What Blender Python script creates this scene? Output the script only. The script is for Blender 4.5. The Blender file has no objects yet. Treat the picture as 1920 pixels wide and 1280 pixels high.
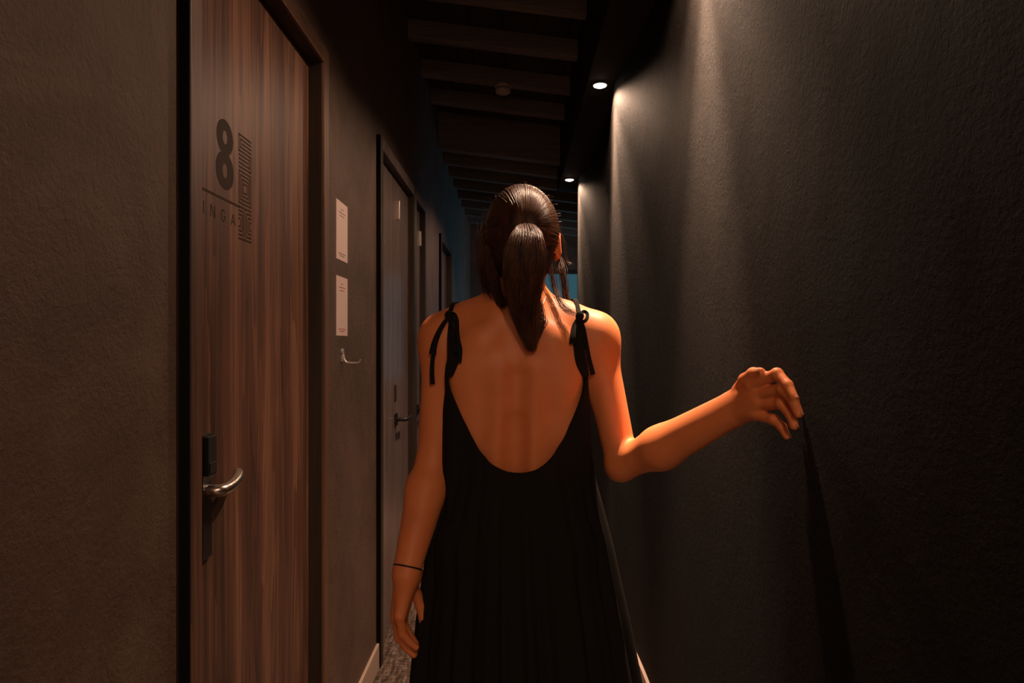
import bpy, bmesh, math, random
import numpy as np
from mathutils import Vector, Matrix
random.seed(4); rng = np.random.default_rng(4)
sc = bpy.context.scene
C = sc.collection

# ------------------------------------------------------------------ camera, world, exposure
CAMH, FPX = 1.29, 1280.0
cd = bpy.data.cameras.new('camera'); cam = bpy.data.objects.new('camera', cd); C.objects.link(cam)
cam.location = (0, 0, CAMH); cam.rotation_euler = (math.pi/2, 0, 0)
cd.sensor_width = 36; cd.lens = 36*FPX/1920; cd.clip_start = .02
cd.shift_x = -8/1920; cd.shift_y = 5/1920
cd.dof.use_dof = False
sc.camera = cam
w = bpy.data.worlds.new('world'); sc.world = w; w.use_nodes = True
# world: warm fill light added behind the viewer, deep teal dusk sky ahead
_nt = w.node_tree; _tc = _nt.nodes.new('ShaderNodeTexCoord'); _sx = _nt.nodes.new('ShaderNodeSeparateXYZ')
_rp = _nt.nodes.new('ShaderNodeValToRGB'); _mr = _nt.nodes.new('ShaderNodeMapRange')
_mr.inputs[1].default_value = -1; _mr.inputs[2].default_value = 1
_nt.links.new(_tc.outputs['Generated'], _sx.inputs[0]); _nt.links.new(_sx.outputs[1], _mr.inputs[0]); _nt.links.new(_mr.outputs[0], _rp.inputs[0])
_rp.color_ramp.elements[0].position = .35; _rp.color_ramp.elements[0].color = (1.15, .74, .50, 1)
_rp.color_ramp.elements[1].position = .62; _rp.color_ramp.elements[1].color = (.030, .088, .112, 1)
_nt.links.new(_rp.outputs[0], _nt.nodes['Background'].inputs[0]); _nt.nodes['Background'].inputs[1].default_value = 1.0
sc.view_settings.view_transform = 'Standard'; sc.view_settings.look = 'None'
sc.view_settings.gamma = 1; sc.view_settings.use_curve_mapping = False
sc.view_settings.exposure = 0.0

# lamps: the recessed spots over the right wall
LAMP_X, LAMP_H = .374, 2.45
LAMP_Y = [-2.30, -.80, 1.66, 3.05, 4.80]
LAMP_COL = (1.0, .65, .44)
P_BEAM, P_MID, P_SPILL = 330.0, 115.0, 28.0

L_ = .557          # left wall distance
R_ = .455          # right wall distance

def P(px, py, Y):
    return Vector(((px-968)*Y/FPX, Y, CAMH+(645-py)*Y/FPX))

# ------------------------------------------------------------------ helpers
def tag(o, label=None, cat=None, group=None, kind=None):
    if label: o['label'] = label
    if cat: o['category'] = cat
    if group: o['group'] = group
    if kind: o['kind'] = kind
    return o
def empty(name, loc=(0,0,0), **k):
    o = bpy.data.objects.new(name, None); C.objects.link(o); o.location = loc
    o.empty_display_size = .05
    return tag(o, **k)
def link_mesh(name, me, mat=None, parent=None, smooth=False):
    o = bpy.data.objects.new(name, me); C.objects.link(o)
    if mat: me.materials.append(mat)
    if smooth:
        me.polygons.foreach_set('use_smooth', [True]*len(me.polygons))
    if parent:
        o.parent = parent
        o.matrix_parent_inverse = Matrix.Translation(-Vector(parent.location)) if parent.type == 'EMPTY' and parent.parent is None else Matrix.Identity(4)
    return o
def pydata(name, v, f, mat=None, parent=None, smooth=False):
    me = bpy.data.meshes.new(name)
    if isinstance(v, np.ndarray) and isinstance(f, np.ndarray):
        nv, nf, k = len(v), len(f), f.shape[1]
        me.vertices.add(nv); me.vertices.foreach_set('co', v.astype(np.float32).ravel())
        me.loops.add(nf*k); me.loops.foreach_set('vertex_index', f.astype(np.int32).ravel())
        me.polygons.add(nf)
        me.polygons.foreach_set('loop_start', np.arange(0, nf*k, k, dtype=np.int32))
        me.polygons.foreach_set('loop_total', np.full(nf, k, dtype=np.int32))
        me.update(calc_edges=True); me.validate()
    else:
        me.from_pydata([tuple(a) for a in v], [], [tuple(a) for a in f]); me.update()
    return link_mesh(name, me, mat, parent, smooth)

class MB:
    def __init__(s): s.bm = bmesh.new()
    def box(s, x0, x1, y0, y1, z0, z1):
        if x0 > x1: x0, x1 = x1, x0
        v = [s.bm.verts.new(p) for p in ((x0,y0,z0),(x1,y0,z0),(x1,y1,z0),(x0,y1,z0),(x0,y0,z1),(x1,y0,z1),(x1,y1,z1),(x0,y1,z1))]
        for f in ((0,3,2,1),(4,5,6,7),(0,1,5,4),(1,2,6,5),(2,3,7,6),(3,0,4,7)):
            s.bm.faces.new([v[i] for i in f])
        return s
    def prism(s, pts, ax, a, b):
        """extrude a 2D outline along axis ax ('x','y','z') from a to b"""
        def mk(p, t):
            return {'x': (t, p[0], p[1]), 'y': (p[0], t, p[1]), 'z': (p[0], p[1], t)}[ax]
        A = [s.bm.verts.new(mk(p, a)) for p in pts]; B = [s.bm.verts.new(mk(p, b)) for p in pts]
        n = len(pts)
        s.bm.faces.new(A); s.bm.faces.new(B[::-1])
        for i in range(n): s.bm.faces.new((A[i], B[i], B[(i+1) % n], A[(i+1) % n]))
        return s
    def tube(s, path, r, n=16, caps=True, flat=1.0):
        path = [Vector(p) for p in path]; rr = r if hasattr(r, '__len__') else [r]*len(path)
        rings = []; up = None
        for i, p in enumerate(path):
            t = (path[min(i+1, len(path)-1)] - path[max(i-1, 0)]).normalized()
            if up is None:
                up = Vector((0,0,1)) if abs(t.z) < .9 else Vector((1,0,0))
            a = t.cross(up).normalized(); b = a.cross(t).normalized(); up = b
            rings.append([s.bm.verts.new(p + (a*math.cos(q)*rr[i] + b*math.sin(q)*rr[i]*flat)) for q in [2*math.pi*k/n for k in range(n)]])
        for A, B in zip(rings, rings[1:]):
            for k in range(n): s.bm.faces.new((A[k], A[(k+1) % n], B[(k+1) % n], B[k]))
        if caps: s.bm.faces.new(rings[0][::-1]); s.bm.faces.new(rings[-1])
        return s
    def lathe(s, prof, o, axis='z', n=40, sy=1):
        rings = []
        for (r, h) in prof:
            ring = []
            for k in range(n):
                q = 2*math.pi*k/n; a, b = r*math.cos(q), r*math.sin(q)
                d = {'z': (a, b, h), 'x': (h, a, b), 'y': (a, h, b)}[axis]
                ring.append(s.bm.verts.new(Vector(o)+Vector(d)))
            rings.append(ring)
        for A, B in zip(rings, rings[1:]):
            for k in range(n): s.bm.faces.new((A[k], A[(k+1) % n], B[(k+1) % n], B[k]))
        s.bm.faces.new(rings[0][::-1]); s.bm.faces.new(rings[-1])
        return s
    def build(s, name, mat, parent=None, bevel=0, smooth=False, seg=2):
        bmesh.ops.recalc_face_normals(s.bm, faces=s.bm.faces)
        me = bpy.data.meshes.new(name); s.bm.to_mesh(me); s.bm.free()
        o = link_mesh(name, me, mat, parent, smooth)
        if bevel:
            m = o.modifiers.new('bevel', 'BEVEL'); m.width = bevel; m.segments = seg; m.limit_method = 'ANGLE'; m.angle_limit = .6
        if smooth and not bevel:
            try: me.set_sharp_from_angle(angle=.6)
            except Exception: pass
        return o

# ------------------------------------------------------------------ materials
def newmat(name):
    m = bpy.data.materials.new(name); m.use_nodes = True
    return m, m.node_tree, m.node_tree.nodes['Principled BSDF']
def nd(nt, t, **k):
    n = nt.nodes.new(t)
    for a, b in k.items():
        if a in n.inputs: n.inputs[a].default_value = b
        else: setattr(n, a, b)
    return n
def ramp(nt, src, stops):
    r = nt.nodes.new('ShaderNodeValToRGB'); nt.links.new(src, r.inputs[0])
    el = r.color_ramp.elements
    while len(el) < len(stops): el.new(.5)
    for e, (p, c) in zip(el, stops): e.position = p; e.color = (*c, 1)
    return r.outputs[0]
def coords(nt, scale=(1,1,1), loc=(0,0,0)):
    tc = nt.nodes.new('ShaderNodeTexCoord'); mp = nt.nodes.new('ShaderNodeMapping')
    mp.inputs['Scale'].default_value = scale; mp.inputs['Location'].default_value = loc
    nt.links.new(tc.outputs['Object'], mp.inputs[0]); return mp.outputs[0]
def noise(nt, vec, scale, detail=6, rough=.6, dist=0):
    n = nt.nodes.new('ShaderNodeTexNoise'); nt.links.new(vec, n.inputs['Vector'])
    n.inputs['Scale'].default_value = scale; n.inputs['Detail'].default_value = detail
    n.inputs['Roughness'].default_value = rough; n.inputs['Distortion'].default_value = dist
    return n.outputs[0]
def bump(nt, h, strength, dist, prev=None):
    b = nt.nodes.new('ShaderNodeBump'); b.inputs['Strength'].default_value = strength; b.inputs['Distance'].default_value = dist
    nt.links.new(h, b.inputs['Height'])
    if prev: nt.links.new(prev, b.inputs['Normal'])
    return b.outputs[0]
def math_(nt, op, a, b):
    n = nt.nodes.new('ShaderNodeMath'); n.operation = op
    for i, v in enumerate((a, b)):
        if isinstance(v, (int, float)): n.inputs[i].default_value = v
        else: nt.links.new(v, n.inputs[i])
    return n.outputs[0]

def plain(name, col, rough=.5, metal=0, spec=.5):
    m, nt, p = newmat(name)
    p.inputs['Base Color'].default_value = (*col, 1); p.inputs['Roughness'].default_value = rough
    p.inputs['Metallic'].default_value = metal; p.inputs['Specular IOR Level'].default_value = spec
    return m

def plaster(name, c0, c1, grain, gdist, trowel, rough, spec, streak=(1, 1, 1)):
    m, nt, p = newmat(name)
    v = coords(nt)
    vs = coords(nt, scale=streak)
    patch = noise(nt, v, 3.2, 8, .68, .9)
    nt.links.new(ramp(nt, patch, [(.30, c0), (.72, c1)]), p.inputs['Base Color'])
    fine = noise(nt, vs, grain, 5, .72, 0)
    mid = noise(nt, vs, grain*.33, 4, .6, .3)
    vor = nt.nodes.new('ShaderNodeTexVoronoi'); nt.links.new(vs, vor.inputs['Vector']); vor.inputs['Scale'].default_value = grain*.55
    h = math_(nt, 'ADD', fine, math_(nt, 'MULTIPLY', mid, .8))
    h = math_(nt, 'ADD', h, math_(nt, 'MULTIPLY', vor.outputs['Distance'], .25))
    n1 = bump(nt, h, 1.0, gdist)
    tr = noise(nt, coords(nt, scale=(1, 1, .6)), 9, 8, .72, 1.6)
    n2 = bump(nt, tr, 1.0, trowel, n1)
    nt.links.new(n2, p.inputs['Normal'])
    p.inputs['Roughness'].default_value = rough; p.inputs['Specular IOR Level'].default_value = spec
    return m
M = {}
M['wall_r'] = plaster('rough_plaster', (.0085,.0064,.0052), (.0150,.0114,.0094), 185, .0110, .0060, .8, .10)
M['wall_l'] = plaster('trowelled_plaster', (.070,.042,.029), (.150,.092,.066), 200, .0022, .0045, .60, .35)
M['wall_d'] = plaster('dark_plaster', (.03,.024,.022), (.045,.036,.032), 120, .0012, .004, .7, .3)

def wood(name, dark, mid, light, rough=.42, axis='z', bump_d=.0006, spec=.4, seed=0.0, sc_=1.0):
    m, nt, p = newmat(name)
    s = {'z': (1, 1, .055), 'y': (1, .055, 1), 'x': (.055, 1, 1)}[axis]
    v = coords(nt, scale=s, loc=(seed, seed*1.7, seed*.6))
    a = noise(nt, v, 8*sc_, 6, .62, 1.3)
    b = noise(nt, v, 75*sc_, 4, .7, .1)
    g = noise(nt, coords(nt, scale=tuple(q*.55 for q in s), loc=(seed, 3, seed)), 9*sc_, 3, .5, 2.2)
    wv = math_(nt, 'FRACT', math_(nt, 'MULTIPLY', g, 9.0), 0)
    t = math_(nt, 'ADD', math_(nt, 'MULTIPLY', a, .72), math_(nt, 'MULTIPLY', b, .24))
    t = math_(nt, 'ADD', t, math_(nt, 'MULTIPLY', wv, .13))
    col = ramp(nt, t, [(.36, dark), (.53, mid), (.68, light)])
    nt.links.new(col, p.inputs['Base Color'])
    nt.links.new(bump(nt, b, .5, bump_d), p.inputs['Normal'])
    p.inputs['Roughness'].default_value = rough; p.inputs['Specular IOR Level'].default_value = spec
    return m
M['door'] = wood('walnut_veneer', (.044,.024,.019), (.120,.057,.037), (.235,.112,.068), .45, spec=.25)
M['casing'] = wood('walnut_casing', (.050,.026,.018), (.105,.050,.030), (.16,.080,.048), .5, seed=3)
M['casing_h'] = wood('walnut_head_casing', (.050,.026,.018), (.105,.050,.030), (.16,.080,.048), .5, axis='y', seed=3)
M['closet'] = wood('dark_laminate', (.10,.072,.070), (.155,.113,.106), (.19,.14,.125), .26, seed=6, spec=.5)
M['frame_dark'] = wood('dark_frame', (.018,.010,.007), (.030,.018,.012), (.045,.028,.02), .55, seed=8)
M['joist'] = wood('stained_joist', (.10,.08,.068), (.14,.115,.098), (.18,.145,.125), .7, axis='x', seed=2, spec=.2)
M['board'] = wood('ceiling_boards', (.022,.016,.013), (.034,.026,.020), (.044,.034,.027), .8, axis='y', seed=5, spec=.15)
M['soffit'] = plain('soffit_paint', (.016,.013,.011), .8, spec=.2)
M['base'] = plain('baseboard_paint', (.42,.31,.25), .45)
M['black'] = plain('black_lacquer', (.010,.009,.009), .35)
M['blackmat'] = plain('black_plastic', (.008,.008,.008), .6)
M['steel'] = plain('brushed_steel', (.62,.54,.48), .28, 1.0)
M['chrome'] = plain('chrome', (.85,.80,.76), .38, .75)
M['paper'] = plain('paper', (.78,.60,.55), .7)
M['ink_green'] = plain('green_ink', (.10,.12,.09), .7)
M['ink_red'] = plain('red_ink', (.42,.045,.06), .7)
M['decal'] = plain('bronze_film', (.030,.012,.005), .6, spec=.12)
M['detector'] = plain('off_white_plastic', (.40,.30,.26), .5)
M['ring'] = plain('lamp_ring', (.02,.02,.02), .5)

# carpet
m, nt, p = newmat('woven_carpet'); M['carpet'] = m
v = coords(nt, scale=(1, .16, 1)); a = noise(nt, v, 60, 3, .7, 0)
v2 = coords(nt, scale=(.3, 1, 1)); b = noise(nt, v2, 95, 3, .7, 0)
t = math_(nt, 'ADD', math_(nt, 'MULTIPLY', a, .6), math_(nt, 'MULTIPLY', b, .4))
nt.links.new(ramp(nt, t, [(.40, (.035,.024,.019)), (.50, (.095,.066,.052)), (.60, (.21,.15,.12))]), p.inputs['Base Color'])
nt.links.new(bump(nt, t, 1, .004), p.inputs['Normal']); p.inputs['Roughness'].default_value = .95; p.inputs['Specular IOR Level'].default_value = .1
# skin
m, nt, p = newmat('skin'); M['skin'] = m
v = coords(nt); a = noise(nt, v, 14, 4, .6)
nt.links.new(ramp(nt, a, [(.3, (.78,.235,.080)), (.7, (.86,.275,.100))]), p.inputs['Base Color'])
f_ = noise(nt, v, 420, 2, .6); nt.links.new(bump(nt, f_, .25, .0006), p.inputs['Normal'])
p.inputs['Roughness'].default_value = .5; p.inputs['Specular IOR Level'].default_value = .4
p.inputs['Subsurface Weight'].default_value = .12; p.inputs['Subsurface Radius'].default_value = (1, .35, .15); p.inputs['Subsurface Scale'].default_value = .006
# nails, hair, cloth
M['nail'] = plain('nail', (.64,.24,.13), .3)
m, nt, p = newmat('hair'); M['hair'] = m
a = noise(nt, coords(nt, scale=(1, 1, .25)), 60, 3, .6)
nt.links.new(ramp(nt, a, [(.3, (.030,.011,.005)), (.7, (.135,.050,.020))]), p.inputs['Base Color'])
p.inputs['Roughness'].default_value = .38; p.inputs['Specular IOR Level'].default_value = .6
M['hair_base'] = plain('hair_underlayer', (.030,.013,.007), .6, spec=.3)
m, nt, p = newmat('black_cotton'); M['dress'] = m
p.inputs['Base Color'].default_value = (.0125,.0105,.0085, 1); p.inputs['Roughness'].default_value = .85; p.inputs['Specular IOR Level'].default_value = .15
wv = noise(nt, coords(nt), 700, 2, .5); nt.links.new(bump(nt, wv, .4, .0005), p.inputs['Normal'])
M['edge'] = plain('side_shade_black', (.006,.005,.004), .7, spec=.1)  # near black, stands in for shade on the casing sides
M['silver'] = plain('silver', (.9,.78,.66), .15, 1.0)

# ------------------------------------------------------------------ walls, floor, ceiling
D1 = (1.173, 1.906, 2.076); D2 = (2.77, 3.62, 2.076); D3 = (3.70, 4.06, 2.076); D4 = (4.97, 5.72, 2.04)
YB, YE, TOP = -3.0, 8.3, 3.25
def wall_with_openings(name, x0, x1, y0, y1, ops, mat, top=TOP):
    mb = MB(); y = y0
    for (a, b, h) in ops:
        mb.box(x0, x1, y, a, 0, top); mb.box(x0, x1, a, b, h, top); y = b
    mb.box(x0, x1, y, y1, 0, top)
    return tag(mb.build(name, mat), kind='structure')
wall_with_openings('wall_left', -L_-.16, -L_, YB, YE, [D1, D2, D3, D4], M['wall_l'])

# right wall: long plastered slab with a soft rounded far end
pts = [(R_+.35, YB), (R_, YB)]
yend, rad = 5.22, .05
def wall_x(y):
    near = 1/(1+math.exp(-(y-1.25)/.06)); x = .457+near*.013
    for c in LAMP_Y:
        if c > 1: x -= (.012*near if c < 2 else .032)*math.exp(-((y-c)/(.42 if c < 2 else .30))**2)
    return x
ys_ = [YB, -1, 0, .5, .9] + [1.0+k*.04 for k in range(int((yend-rad-1.0)/.04)+1)]
pts = [(R_+.35, YB)] + [(wall_x(y), y) for y in ys_]
xe, ye_ = pts[-1]
pts += [(xe+rad-rad*math.cos(q), ye_+rad*math.sin(q)) for q in [math.pi/2*k/8 for k in range(1, 9)]] + [(R_+.35, ye_+rad)]
rw = MB().prism(pts, 'z', 0, TOP).build('wall_right', M['wall_r'], smooth=True); tag(rw, kind='structure')
tag(MB().box(R_+.36, R_+1.3, yend-.15, yend, 0, TOP).build('wall_return', M['wall_d']), kind='structure')
# far recess on the right with its window
XR = 1.55
fx0, fx1, fz0, fz1 = -.20, .80, .80, 2.20
mb = MB().box(-.9, fx0, YE, YE+.15, 0, TOP).box(fx1, XR+.2, YE, YE+.15, 0, TOP).box(fx0, fx1, YE, YE+.15, 0, fz0).box(fx0, fx1, YE, YE+.15, fz1, TOP)
tag(mb.build('wall_far', M['wall_l']), kind='structure')
mb = MB(); wy0, wy1, wz0, wz1 = 6.35, 7.95, .9, 2.15
mb.box(XR, XR+.15, yend, wy0, 0, TOP).box(XR, XR+.15, wy1, YE, 0, TOP).box(XR, XR+.15, wy0, wy1, 0, wz0).box(XR, XR+.15, wy0, wy1, wz1, TOP)
tag(mb.build('wall_recess', M['wall_d']), kind='structure')
win = MB()
for (a, b, c, d) in ((wy0, wy1, wz0, wz0+.05), (wy0, wy1, wz1-.05, wz1), (wy0, wy0+.05, wz0+.05, wz1-.05), (wy1-.05, wy1, wz0+.05, wz1-.05), (7.12, 7.18, wz0+.05, wz1-.05)):
    win.box(XR+.03, XR+.10, a, b, c, d)
wo = tag(win.build('window_1', M['frame_dark']), kind='structure')
gl, nt, p = newmat('window_glass')
tr = nt.nodes.new('ShaderNodeBsdfTransparent'); gs = nt.nodes.new('ShaderNodeBsdfGlossy'); gs.inputs['Roughness'].default_value = .05
mx = nt.nodes.new('ShaderNodeMixShader'); mx.inputs[0].default_value = .06
nt.links.new(tr.outputs[0], mx.inputs[1]); nt.links.new(gs.outputs[0], mx.inputs[2]); nt.links.new(mx.outputs[0], nt.nodes['Material Output'].inputs[0])
gp = MB().box(XR+.06, XR+.066, wy0+.05, wy1-.05, wz0+.05, wz1-.05).build('pane', gl, wo)
win = MB()
for (a, b, c, d) in ((fx0, fx1, fz0, fz0+.05), (fx0, fx1, fz1-.05, fz1), (fx0, fx0+.05, fz0+.05, fz1-.05), (fx1-.05, fx1, fz0+.05, fz1-.05)):
    win.box(a, b, YE+.03, YE+.10, c, d)
wo2 = tag(win.build('window_2', M['frame_dark']), kind='structure')
MB().box(fx0+.05, fx1-.05, YE+.06, YE+.066, fz0+.05, fz1-.05).build('pane', gl, wo2)
# blue area lamp added outside the unseen side window
al = bpy.data.lights.new('blue_fill', 'AREA'); al.shape = 'RECTANGLE'; al.size = 2.2; al.size_y = 1.9; al.energy = 34; al.color = (.26, .66, 1.0)
ao = bpy.data.objects.new('blue_fill', al); C.objects.link(ao); ao.location = (XR+.75, 7.1, 1.75); ao.rotation_euler = (0, math.radians(97), 0)

tag(MB().box(-.9, XR+.3, YB, YE+.2, -.1, 0).build('floor', M['carpet']), kind='structure')

# sloping boarded ceiling with joists: height falls .124 per metre to the right
SL = .124
def zc(x, h): return h - SL*(x+L_)
def slab(mb, x0, x1, y0, y1, h0, h1):
    v = [mb.bm.verts.new(q) for q in ((x0,y0,zc(x0,h0)),(x1,y0,zc(x1,h0)),(x1,y1,zc(x1,h0)),(x0,y1,zc(x0,h0)),(x0,y0,zc(x0,h1)),(x1,y0,zc(x1,h1)),(x1,y1,zc(x1,h1)),(x0,y1,zc(x0,h1)))]
    for f in ((0,3,2,1),(4,5,6,7),(0,1,5,4),(1,2,6,5),(2,3,7,6),(3,0,4,7)): mb.bm.faces.new([v[i] for i in f])
ceil = MB()
nb = 14
for k in range(nb):      # tongue and groove boards along the corridor
    x0 = -.75 + k*.17; slab(ceil, x0+.002, x0+.168, YB, 4.93, 2.96, 3.0); slab(ceil, x0+.002, x0+.168, 4.93, YE+.1, 2.78, 2.82)
slab(ceil, -.8, XR+.2, YB, YE+.1, 3.0, 3.08)
ceil = tag(ceil.build('ceiling', M['board']), kind='structure')
def joist(y, h0, h1, wy=.07, x1=None):
    mb = MB(); slab(mb, -L_-.01, x1 if x1 else R_+.005, y, y+wy, h0, h1)
    o = mb.build('joist', M['joist'], ceil, bevel=.004); return o
for y in (-2.3, -1.8, -1.3, -.8, -.3, .2, .7, 1.2, 1.7, 2.15, 2.58, 3.04, 3.50, 3.99, 4.44): joist(y, 2.872, 2.97)
joist(4.90, 2.70, 2.97, .10, XR+.02)
for y in (5.26, 5.66, 6.07, 6.5, 6.93, 7.36, 7.8): joist(y, 2.685, 2.79, .07, XR+.02)

# boxed soffit above the right wall that carries the lamps
SX = .315
so = MB().box(SX, R_+.03, YB, yend, LAMP_H, 2.93).build('trim_1', M['soffit'], bevel=.003); tag(so, kind='structure')
hb = []
# baseboards
def base(name, segs, xa, xb):
    mb = MB()
    for (a, b) in segs: mb.box(xa, xb, a, b, 0, .10)
    return tag(mb.build(name, M['base'], bevel=.003), kind='structure')
base('baseboard_left', [(YB, 1.131), (1.966, 2.72), (4.11, 4.92), (5.77, YE)], -L_, -L_+.012)
bp = [(wall_x(y)-.012, y) for y in ys_[:-1]]; bp += [(wall_x(y)+.002, y) for y in ys_[:-1]][::-1]
tag(MB().prism(bp, 'z', 0, .10).build('baseboard_right', M['base'], smooth=True), kind='structure')

# ------------------------------------------------------------------ doors
PROJ = .018
def casing(root, D, wl, wr, wt, mat, math_, recess=.045, proj=PROJ, wall=.12):
    y0, y1, h = D; xf = -L_+proj
    fr = MB()
    fr.box(-L_, xf, y0-wl, y0, 0, h+wt).box(-L_, xf, y1, y1+wr, 0, h+wt)
    # jamb linings, coloured darker than the walnut casing in place of reveal shade
    fj = MB(); fj.box(-L_-wall, xf-.004, y0-.012, y0+.0012, 0, h).box(-L_-wall, xf-.004, y1-.0012, y1+.012, 0, h)
    o = fr.build('door_frame', mat, root, bevel=.002)
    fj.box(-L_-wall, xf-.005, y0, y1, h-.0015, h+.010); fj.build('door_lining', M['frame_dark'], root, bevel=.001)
    MB().box(-L_, xf-.001, y0-wl-.003, y0-wl, 0, h+wt).build('side_shade', M['edge'], root)  # black strip puts shade on the near side of the casing
    hd = MB().box(-L_, xf+.0006, y0, y1, h, h+wt).build('head_frame', math_, root, bevel=.002)
    return o
XL = -.579   # leaf face of the room door
d1 = empty('door_1', (-L_, 1.54, 0), kind='structure')
casing(d1, D1, .042, .060, .054, M['casing'], M['casing_h'])
# thin stepped lip on the outer edge of the casing
MB().box(-L_, -L_+.004, 1.966, 1.985, 0, 2.152).box(-L_, -L_+.004, 1.131, 1.985, 2.130, 2.150).build('cover_strip', M['casing'], d1)
# shallow groove in the casing face
MB().box(-L_+.0165, -L_+.0205, 1.908, 1.916, 0, 2.085).box(-L_+.0165, -L_+.0205, 1.173, 1.908, 2.077, 2.085).build('edge_bead', M['casing'], d1, bevel=.001)
leaf1 = MB().box(XL-.042, XL, 1.176, 1.903, .008, 2.073).build('door_leaf', M['door'], d1, bevel=.0015)
def decal(mb_fn, name, parent=leaf1, mat=None):
    mb = MB(); mb_fn(mb); return mb.build(name, mat or M['decal'], parent)
DX = (XL, XL+.0003)
def stroke(mb, a, b, t, X=DX):
    """flat stroke from a to b in the door plane (y, z)"""
    a, b = Vector(a), Vector(b); d = (b-a).normalized(); n = Vector((-d.y, d.x))*t/2
    q = [a-n, b-n, b+n, a+n]; mb.prism([(c.x, c.y) for c in q], 'x', X[0], X[1])
def rect(mb, y0, y1, z0, z1, X=DX): mb.box(X[0], X[1], y0, y1, z0, z1)
def polyline(mb, pts, t):
    for a, b in zip(pts, pts[1:]): stroke(mb, a, b, t)
# numeral 8: two fat rings
def eight(mb):
    cy, zt, zb = 1.357, 1.7005, 1.6345
    n = 48
    for (cz, ro, hz, rio, hi, x1) in ((zt, .0385, .0350, .0105, .0135, DX[1]), (zb, .0415, .0375, .0115, .0145, DX[1]+.0001)):
        A = []; B = []
        for k in range(n):
            q = 2*math.pi*k/n; c, s = math.cos(q), math.sin(q)
            A.append((mb.bm.verts.new((x1, cy+ro*c, cz+hz*s)), mb.bm.verts.new((DX[0], cy+ro*c, cz+hz*s))))
            B.append((mb.bm.verts.new((x1, cy+rio*c, cz+hi*s)), mb.bm.verts.new((DX[0], cy+rio*c, cz+hi*s))))
        for k in range(n):
            j = (k+1) % n
            mb.bm.faces.new((A[k][0], A[j][0], B[j][0], B[k][0])); mb.bm.faces.new((A[k][0], A[k][1], A[j][1], A[j][0])); mb.bm.faces.new((B[k][0], B[j][0], B[j][1], B[k][1]))
decal(eight, 'room_number')
decal(lambda mb: rect(mb, 1.235, 1.428, 1.5745, 1.5795), 'underline')
def letters(mb):
    z0, z1, t = 1.5325, 1.5555, .0028
    rect(mb, 1.2625, 1.2655, z0, z1)                                              # I
    polyline(mb, [(1.294, z0), (1.294, z1), (1.311, z0), (1.311, z1)], t)          # N
    cy, cz, r, hz = 1.349, (z0+z1)/2, .0088, .0108                                 # G
    g = [(cy+r*math.cos(q), cz+hz*math.sin(q)) for q in [math.radians(40+k*20) for k in range(0, 15)]]
    polyline(mb, g+[(cy+r, cz-.001)], t); stroke(mb, (cy+.001, cz-.001), (cy+r+.0012, cz-.001), t)
    polyline(mb, [(1.386, z0), (1.396, z1), (1.406, z0)], t); stroke(mb, (1.390, z0+.007), (1.402, z0+.007), t)   # A
decal(letters, 'lettering')
def emblem(mb):
    y0, y1 = 1.424, 1.491; H = .071; t = .0040; pz = (H-t)/8; py = .0078
    # S
    T = 1.731
    zl = [T-i*pz for i in range(9)]
    lo = [0, py, 2*py, py, 0, 0, 0, 0, 0]; hi = [0, 0, 0, 0, 0, py, 2*py, py, 0]
    for i in range(9): rect(mb, y0+lo[i], y1-hi[i], zl[i]-t, zl[i])
    rect(mb, y0, y0+t*.8, zl[4]-t, zl[0]); rect(mb, y0+py, y0+py+t*.8, zl[3]-t, zl[1])
    rect(mb, y1-t*.8, y1, zl[8]-t, zl[4]); rect(mb, y1-py-t*.8, y1-py, zl[7]-t, zl[5])
    # O
    T = T-H-.0045
    for k in range(4):
        a, b, c, d = y0+k*py*.95, y1-k*py*.95, T-H+k*pz*.95, T-k*pz*.95
        rect(mb, a, b, d-t, d); rect(mb, a, b, c, c+t); rect(mb, a, a+t*.8, c+t, d-t); rect(mb, b-t*.8, b, c+t, d-t)
    # I
    T = T-H-.0045
    ym = (y0+y1)/2
    rect(mb, y0, y1, T-t, T); rect(mb, y0, y1, T-H, T-H+t); rect(mb, ym-t*.45, ym+t*.45, T-H+t, T-t)
    for k in range(1, 4):
        d = k*py
        c0, d0 = T-H+k*pz, T-k*pz
        for s in (-1, 1):
            e = y0 if s < 0 else y1; i = ym+s*d
            rect(mb, min(e, i), max(e, i), d0-t, d0); rect(mb, min(e, i), max(e, i), c0, c0+t)
            rect(mb, i-t*.4, i+t*.4, c0+t, d0-t)
decal(emblem, 'emblem')
# lock: long black plate, reader box, curved steel lever
pl = MB().box(XL, XL+.008, 1.243, 1.283, .893, 1.124).build('lock_plate', M['black'], leaf1, bevel=.002)
MB().box(XL+.008, XL+.017, 1.247, 1.281, 1.048, 1.120).box(XL+.017, XL+.019, 1.250, 1.278, 1.052, 1.072).build('card_reader', M['blackmat'], leaf1, bevel=.003)
xc = XL+.034
zl = 1.019
path = [(XL+.006, 1.262, zl), (XL+.016, 1.262, zl), (XL+.028, 1.263, zl), (xc, 1.268, zl), (xc+.003, 1.28, zl+.001), (xc+.002, 1.305, zl+.003), (xc-.001, 1.33, zl+.006), (xc-.006, 1.352, zl+.010), (xc-.013, 1.370, zl+.013)]
MB().tube(path, [.0115]*4+[.011]*3+[.0105, .010], 20).build('lever_handle', M['steel'], leaf1, smooth=True)

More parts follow.
